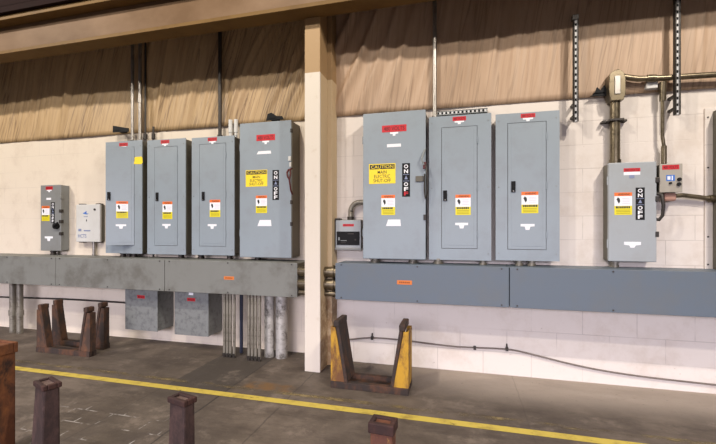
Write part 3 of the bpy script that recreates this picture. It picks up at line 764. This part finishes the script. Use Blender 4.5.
t = conduit('cable', pts, .0075, CABLE, 'long sagging cable clipped along the foot of the right wall', [], n=8)
for x, z in ((-.827, .251), (.405, .239), (.13, .229)):
    b = MB().box(x-.012, x+.012, 3.69, YR, z-.016, z+.016); b.box(x-.006, x+.006, 3.70, YR, z+.01, z+.045) if x < 0 or x > .3 else None
    b.build('clip', DARK_METAL, t, bevel=.002)
conduit('cable', smooth([(-6.8, 3.835, .385), (-5.94, 3.835, .398), (-4.9, 3.835, .419), (-4.2, 3.835, .421), (-3.63, 3.835, .418)]), .011, DARK_METAL, 'dark straight cable on the left wall behind the rusty stand', n=8)

# ------------------------------------------------------------------ slotted strut channels
STRUTWEB = painted('zinc_plated_web', (.62, .62, .62, 1), (.4, .4, .4, 1), .45, .3, 9)
def strut(x, z0, z1, y, label, lean=0.0):
    t = thing('strut_channel', (x, y, z0), label, 'channel', 'upright strut channels on the right wall')
    w = .019; b = MB()
    for k in (-1, 1):
        xa, xb = sorted((x+k*w, x+k*(w-.003))); b.box(xa, xb, y-.02, y+.014, z0, z1)
        xa, xb = sorted((x+k*w, x+k*(w-.010))); b.box(xa, xb, y-.02, y-.017, z0, z1)
    b.build('channel', DARK_METAL, t)
    b = MB(); n = int((z1-z0)/.052); yw = y-.010; cols = (x-w+.003, x-.007, x+.007, x+w-.003)
    zs = [z0]
    for k in range(n): zs += [z0+.015+k*.052, z0+.037+k*.052]
    zs.append(z1)
    for j in range(len(zs)-1):
        for i in range(3):
            if not (j % 2 == 1 and i == 1): b.quad(cols[i], cols[i+1], zs[j], zs[j+1], yw)
    bmesh.ops.remove_doubles(b.bm, verts=b.bm.verts, dist=1e-5)
    o = b.build('slotted_web', STRUTWEB, t)
    sm = o.modifiers.new('thickness', 'SOLIDIFY'); sm.thickness = .003; sm.offset = 0
    MB().box(x-w+.004, x+w-.004, y+.008, y+.012, z0, z1).build('back_plate', DARK_METAL, t)
    b = MB().box(x-.010, x+.014, y+.012, YR, z0+.05, z0+.07); b.box(x-.010, x+.014, y+.012, YR, z0+.15, z0+.17)
    b.build('standoff', DARK_METAL, t)
    MB().box(x-.028, x+.02, y-.024, y+.02, z1-.04, z1+.005).build('end_clip', DARK_METAL, t, bevel=.003)
strut(.930, 2.203, 3.085, 3.60, 'slotted strut channel right of the panelboards, the left one of two')
strut(1.648, 2.208, 3.20, 3.60, 'slotted strut channel near the right edge, crossing the horizontal conduit')
b = MB(); x0, x1, z0 = -.205, .238, 2.352; y0, y1 = 3.66, YR
b.box(x0, x1, y0, y1, z0, z0+.004); b.box(x0, x1, y0, y1, z0+.036, z0+.04); b.box(x0, x1, y1-.004, y1, z0, z0+.04)
b.box(x0, x1, y0, y0+.003, z0, z0+.011); b.box(x0, x1, y0, y0+.003, z0+.030, z0+.04)
t = thing('strut_channel', (.02, 3.69, 2.352), 'horizontal slotted channel lying above the panelboard beside the caution switch', 'channel')
b.build('channel', GALV, t)
b = MB()
for k in range(12):
    x = x0+.02+k*.036; b.box(x, x+.018, y0-.001, y0+.004, z0+.011, z0+.030)
b.build('teeth', STRUTWEB, t)

# dark loose brackets on top of the wall
for pts, y, lab in (([(-3.99, 2.455), (-3.76, 2.45), (-3.76, 2.49), (-3.985, 2.535)], 3.74, 'black wedge shaped bracket at the wall top above the ajar panelboard'),
                  ([(-1.985, 2.455), (-1.965, 2.525), (-1.92, 2.535), (-1.86, 2.495), (-1.80, 2.49), (-1.78, 2.455)], 3.74, 'black bent bracket above the left caution switch'),
                  ([(1.055, 2.425), (1.085, 2.44), (1.11, 2.50), (1.135, 2.47), (1.165, 2.515), (1.19, 2.45), (1.19, 2.42)], 3.66, 'black torn metal flap beside the big elbow fitting')):
    yb = YL if y > 3.7 else YR
    b = MB().prism_y(pts, y, y+.012); b.box(pts[0][0]+.03, pts[0][0]+.12, y, yb+.05, 2.468 if yb == YL else 2.44, 2.478 if yb == YL else 2.452)
    tag(b.build('bracket', BLACK, loc=(pts[0][0], y, pts[0][1]), bevel=.002), lab, 'bracket', 'brackets at the wall top')

# ------------------------------------------------------------------ steel cradles on the floor
def cradle(x0, x1, y0, y1, h, gus, bar, base, label, group=None, seed=1, hb=.055):
    t = thing('steel_cradle', ((x0+x1)/2, (y0+y1)/2, 0), label, 'steel cradle', group)
    b = MB().box(x0, x1, y0, y0+.05, 0, hb); b.box(x0, x1, y1-.05, y1, 0, hb); b.box(x0, x1, y0+.04, y1-.04, .004, .02)
    b.build('base', base, t, bevel=.004)
    for s in (-1, 1):
        xo = x0 if s < 0 else x1; k = -s                    # k points inward
        P = lambda a: xo+k*a
        q = lambda za, zb, a0, a1, c0, c1, ya, yb: MB().hexa(
            [(P(a0), ya, za), (P(a1), ya, za), (P(a1), yb, za), (P(a0), yb, za)], [(P(c0), ya, zb), (P(c1), ya, zb), (P(c1), yb, zb), (P(c0), yb, zb)])
        # leaning inner bar, then a tapered gusset on the front and the back
        u = q(hb, h, .118, .146, .038, .066, y0+.004, y1-.004).build('upright', bar, t, bevel=.003)
        for ya in (y0+.008, y1-.020):
            q(hb, h-.05, .0, .120, .0, .040, ya, ya+.012).build('gusset', gus, t, bevel=.002)
        q(hb, h-.05, .0, .012, .0, .012, y0+.02, y1-.02).build('outer_plate', bar if gus is RUST_DARK else gus, t, bevel=.002)
        b = MB().box(min(P(.026), P(.075)), max(P(.026), P(.075)), y0-.002, y1+.002, h-.045, h+.006)
        b.build('top_shoe', RUST_DARK, t, bevel=.008)
    return t
cradle(-1.036, -.392, 3.06, 3.30, .55, RUST_YELLOW, RUST_DARK, RUST_DARK, 'yellow painted rusty steel cradle standing just right of the column')
ga = 'dark rusty cradles at left'
RUST_MID = rust_mat('brown_rust', (.05, .03, .022, 1), (.15, .065, .03, 1))
cradle(-4.372, -3.655, 3.15, 3.235, .50, RUST_MID, RUST_DARK, RUST_DARK, 'dark rusty steel cradle, front one of the left pair', ga)
cradle(-4.470, -3.735, 3.385, 3.47, .50, RUST_DARK, RUST_DARK, RUST_DARK, 'dark rusty steel cradle, back one of the left pair under the trough', ga)

# ------------------------------------------------------------------ foreground posts
def post(cx, y, h, wt, wb, dt, db, lean, mats, label, rot=0, band=.05, fill=None):
    t = thing('steel_post', (cx, y, 0), label, 'steel post', 'rusty posts in the foreground')
    R = Matrix.Translation((cx, y, 0)) @ Matrix.Rotation(math.radians(rot), 4, 'Z')
    def ring(w, d, z, dx): return [(dx-w/2, -d/2, z), (dx+w/2, -d/2, z), (dx+w/2, d/2, z), (dx-w/2, d/2, z)]
    b = MB(); b.M = R
    b.hexa(ring(wb, db, 0.012, -lean), ring(wt, dt, h-.012, 0)); b.build('shaft', mats[0], t, bevel=.008)
    # rim: four lipped bars around a recessed top
    b = MB(); b.M = R; e = .008; o = wt/2+e; p = dt/2+e
    b.box(-o, o, -p, -p+.022, h-band, h); b.box(-o, o, p-.022, p, h-band, h)
    b.box(-o, -o+.022, -p+.022, p-.022, h-band, h); b.box(o-.022, o, -p+.022, p-.022, h-band, h)
    b.build('rim', mats[1], t, bevel=.005)
    b = MB(); b.M = R; b.box(-o+.02, o-.02, -p+.02, p-.02, h-band, h-.010)
    b.build('top_plate', fill or mats[0], t)
    b = MB(); b.M = R; b.box(-lean-.13, -lean+.13, -.12, .12, 0, .014); b.build('base_plate', RUST_DARK, t, bevel=.003)
FILL = rust_mat('pale_dusty_rust', (.10, .06, .052, 1), (.30, .22, .19, 1))
post(-2.137, 1.60, .500, .128, .165, .07, .09, .04, (RUST_PURPLE, RUST_RIM), 'purple brown tapered post in the left foreground, leaning slightly', rot=-20, band=.028, fill=FILL)
post(-1.308, 1.62, .50, .108, .125, .06, .07, .008, (RUST_PURPLE, RUST_RIM), 'purple brown tapered post in the foreground below the pipe bundle', rot=-14, band=.028, fill=FILL)
post(-.316, 1.63, .505, .095, .10, .07, .09, .0, (RUST_YELLOW_PATCH, RUST_RIM), 'rusty post with yellow paint patches in front of the yellow cradle', rot=-4, band=.045)
post(-2.55, 1.62, .665, .14, .14, .12, .12, .0, (RUST_ORANGE, RUST_ORANGE), 'tall orange rust post at the left edge of the picture', rot=-3, band=.06)

# ------------------------------------------------------------------ lights: two rows of high-bay lamps
def lamp(x, y, z, e, col, r=.09):
    l = bpy.data.lights.new('high_bay_lamp', 'POINT'); l.energy = e; l.color = col; l.shadow_soft_size = r
    o = bpy.data.objects.new('high_bay_lamp', l); o.location = (x, y, z); C.objects.link(o)
WARM = (1, .91, .80)
lamp(2.7, .5, 5.0, 600, WARM); lamp(-2.3, .5, 5.0, 400, WARM); lamp(-7.2, .5, 5.0, 560, WARM)
lamp(2.7, -.9, 5.0, 315, WARM); lamp(-2.3, -.9, 5.0, 240, WARM); lamp(-7.2, -.9, 5.0, 300, WARM)
# cool fill light added behind the camera, aimed low; its source is unseen
dl = bpy.data.lights.new('added_cool_fill', 'AREA'); dl.shape = 'RECTANGLE'; dl.size = 20; dl.size_y = 1.6; dl.spread = math.radians(64)
dl.energy = 450; dl.color = (.90, .85, 1.0)
do = bpy.data.objects.new('added_cool_fill', dl); do.location = (-2, -4.8, 2.0)
do.rotation_euler = (math.radians(63), 0, 0); C.objects.link(do)

w = bpy.data.worlds.new('hall_ambient'); SC.world = w; w.use_nodes = True
bg = w.node_tree.nodes['Background']; bg.inputs[0].default_value = (.86, .88, 1.0, 1); bg.inputs[1].default_value = .06

# ------------------------------------------------------------------ camera
cam = bpy.data.cameras.new('camera'); co = bpy.data.objects.new('camera', cam); C.objects.link(co)
co.location = (0, 0, 1.32); co.rotation_euler = (math.radians(90), 0, math.radians(14.657))
cam.sensor_width = 36; cam.lens = 390/716*36; cam.shift_y = 6/716
cam.clip_end = 100
SC.camera = co
SC.view_settings.view_transform = 'Standard'; SC.view_settings.look = 'None'
SC.view_settings.gamma = 1; SC.view_settings.exposure = 0
SC.view_settings.use_curve_mapping = False
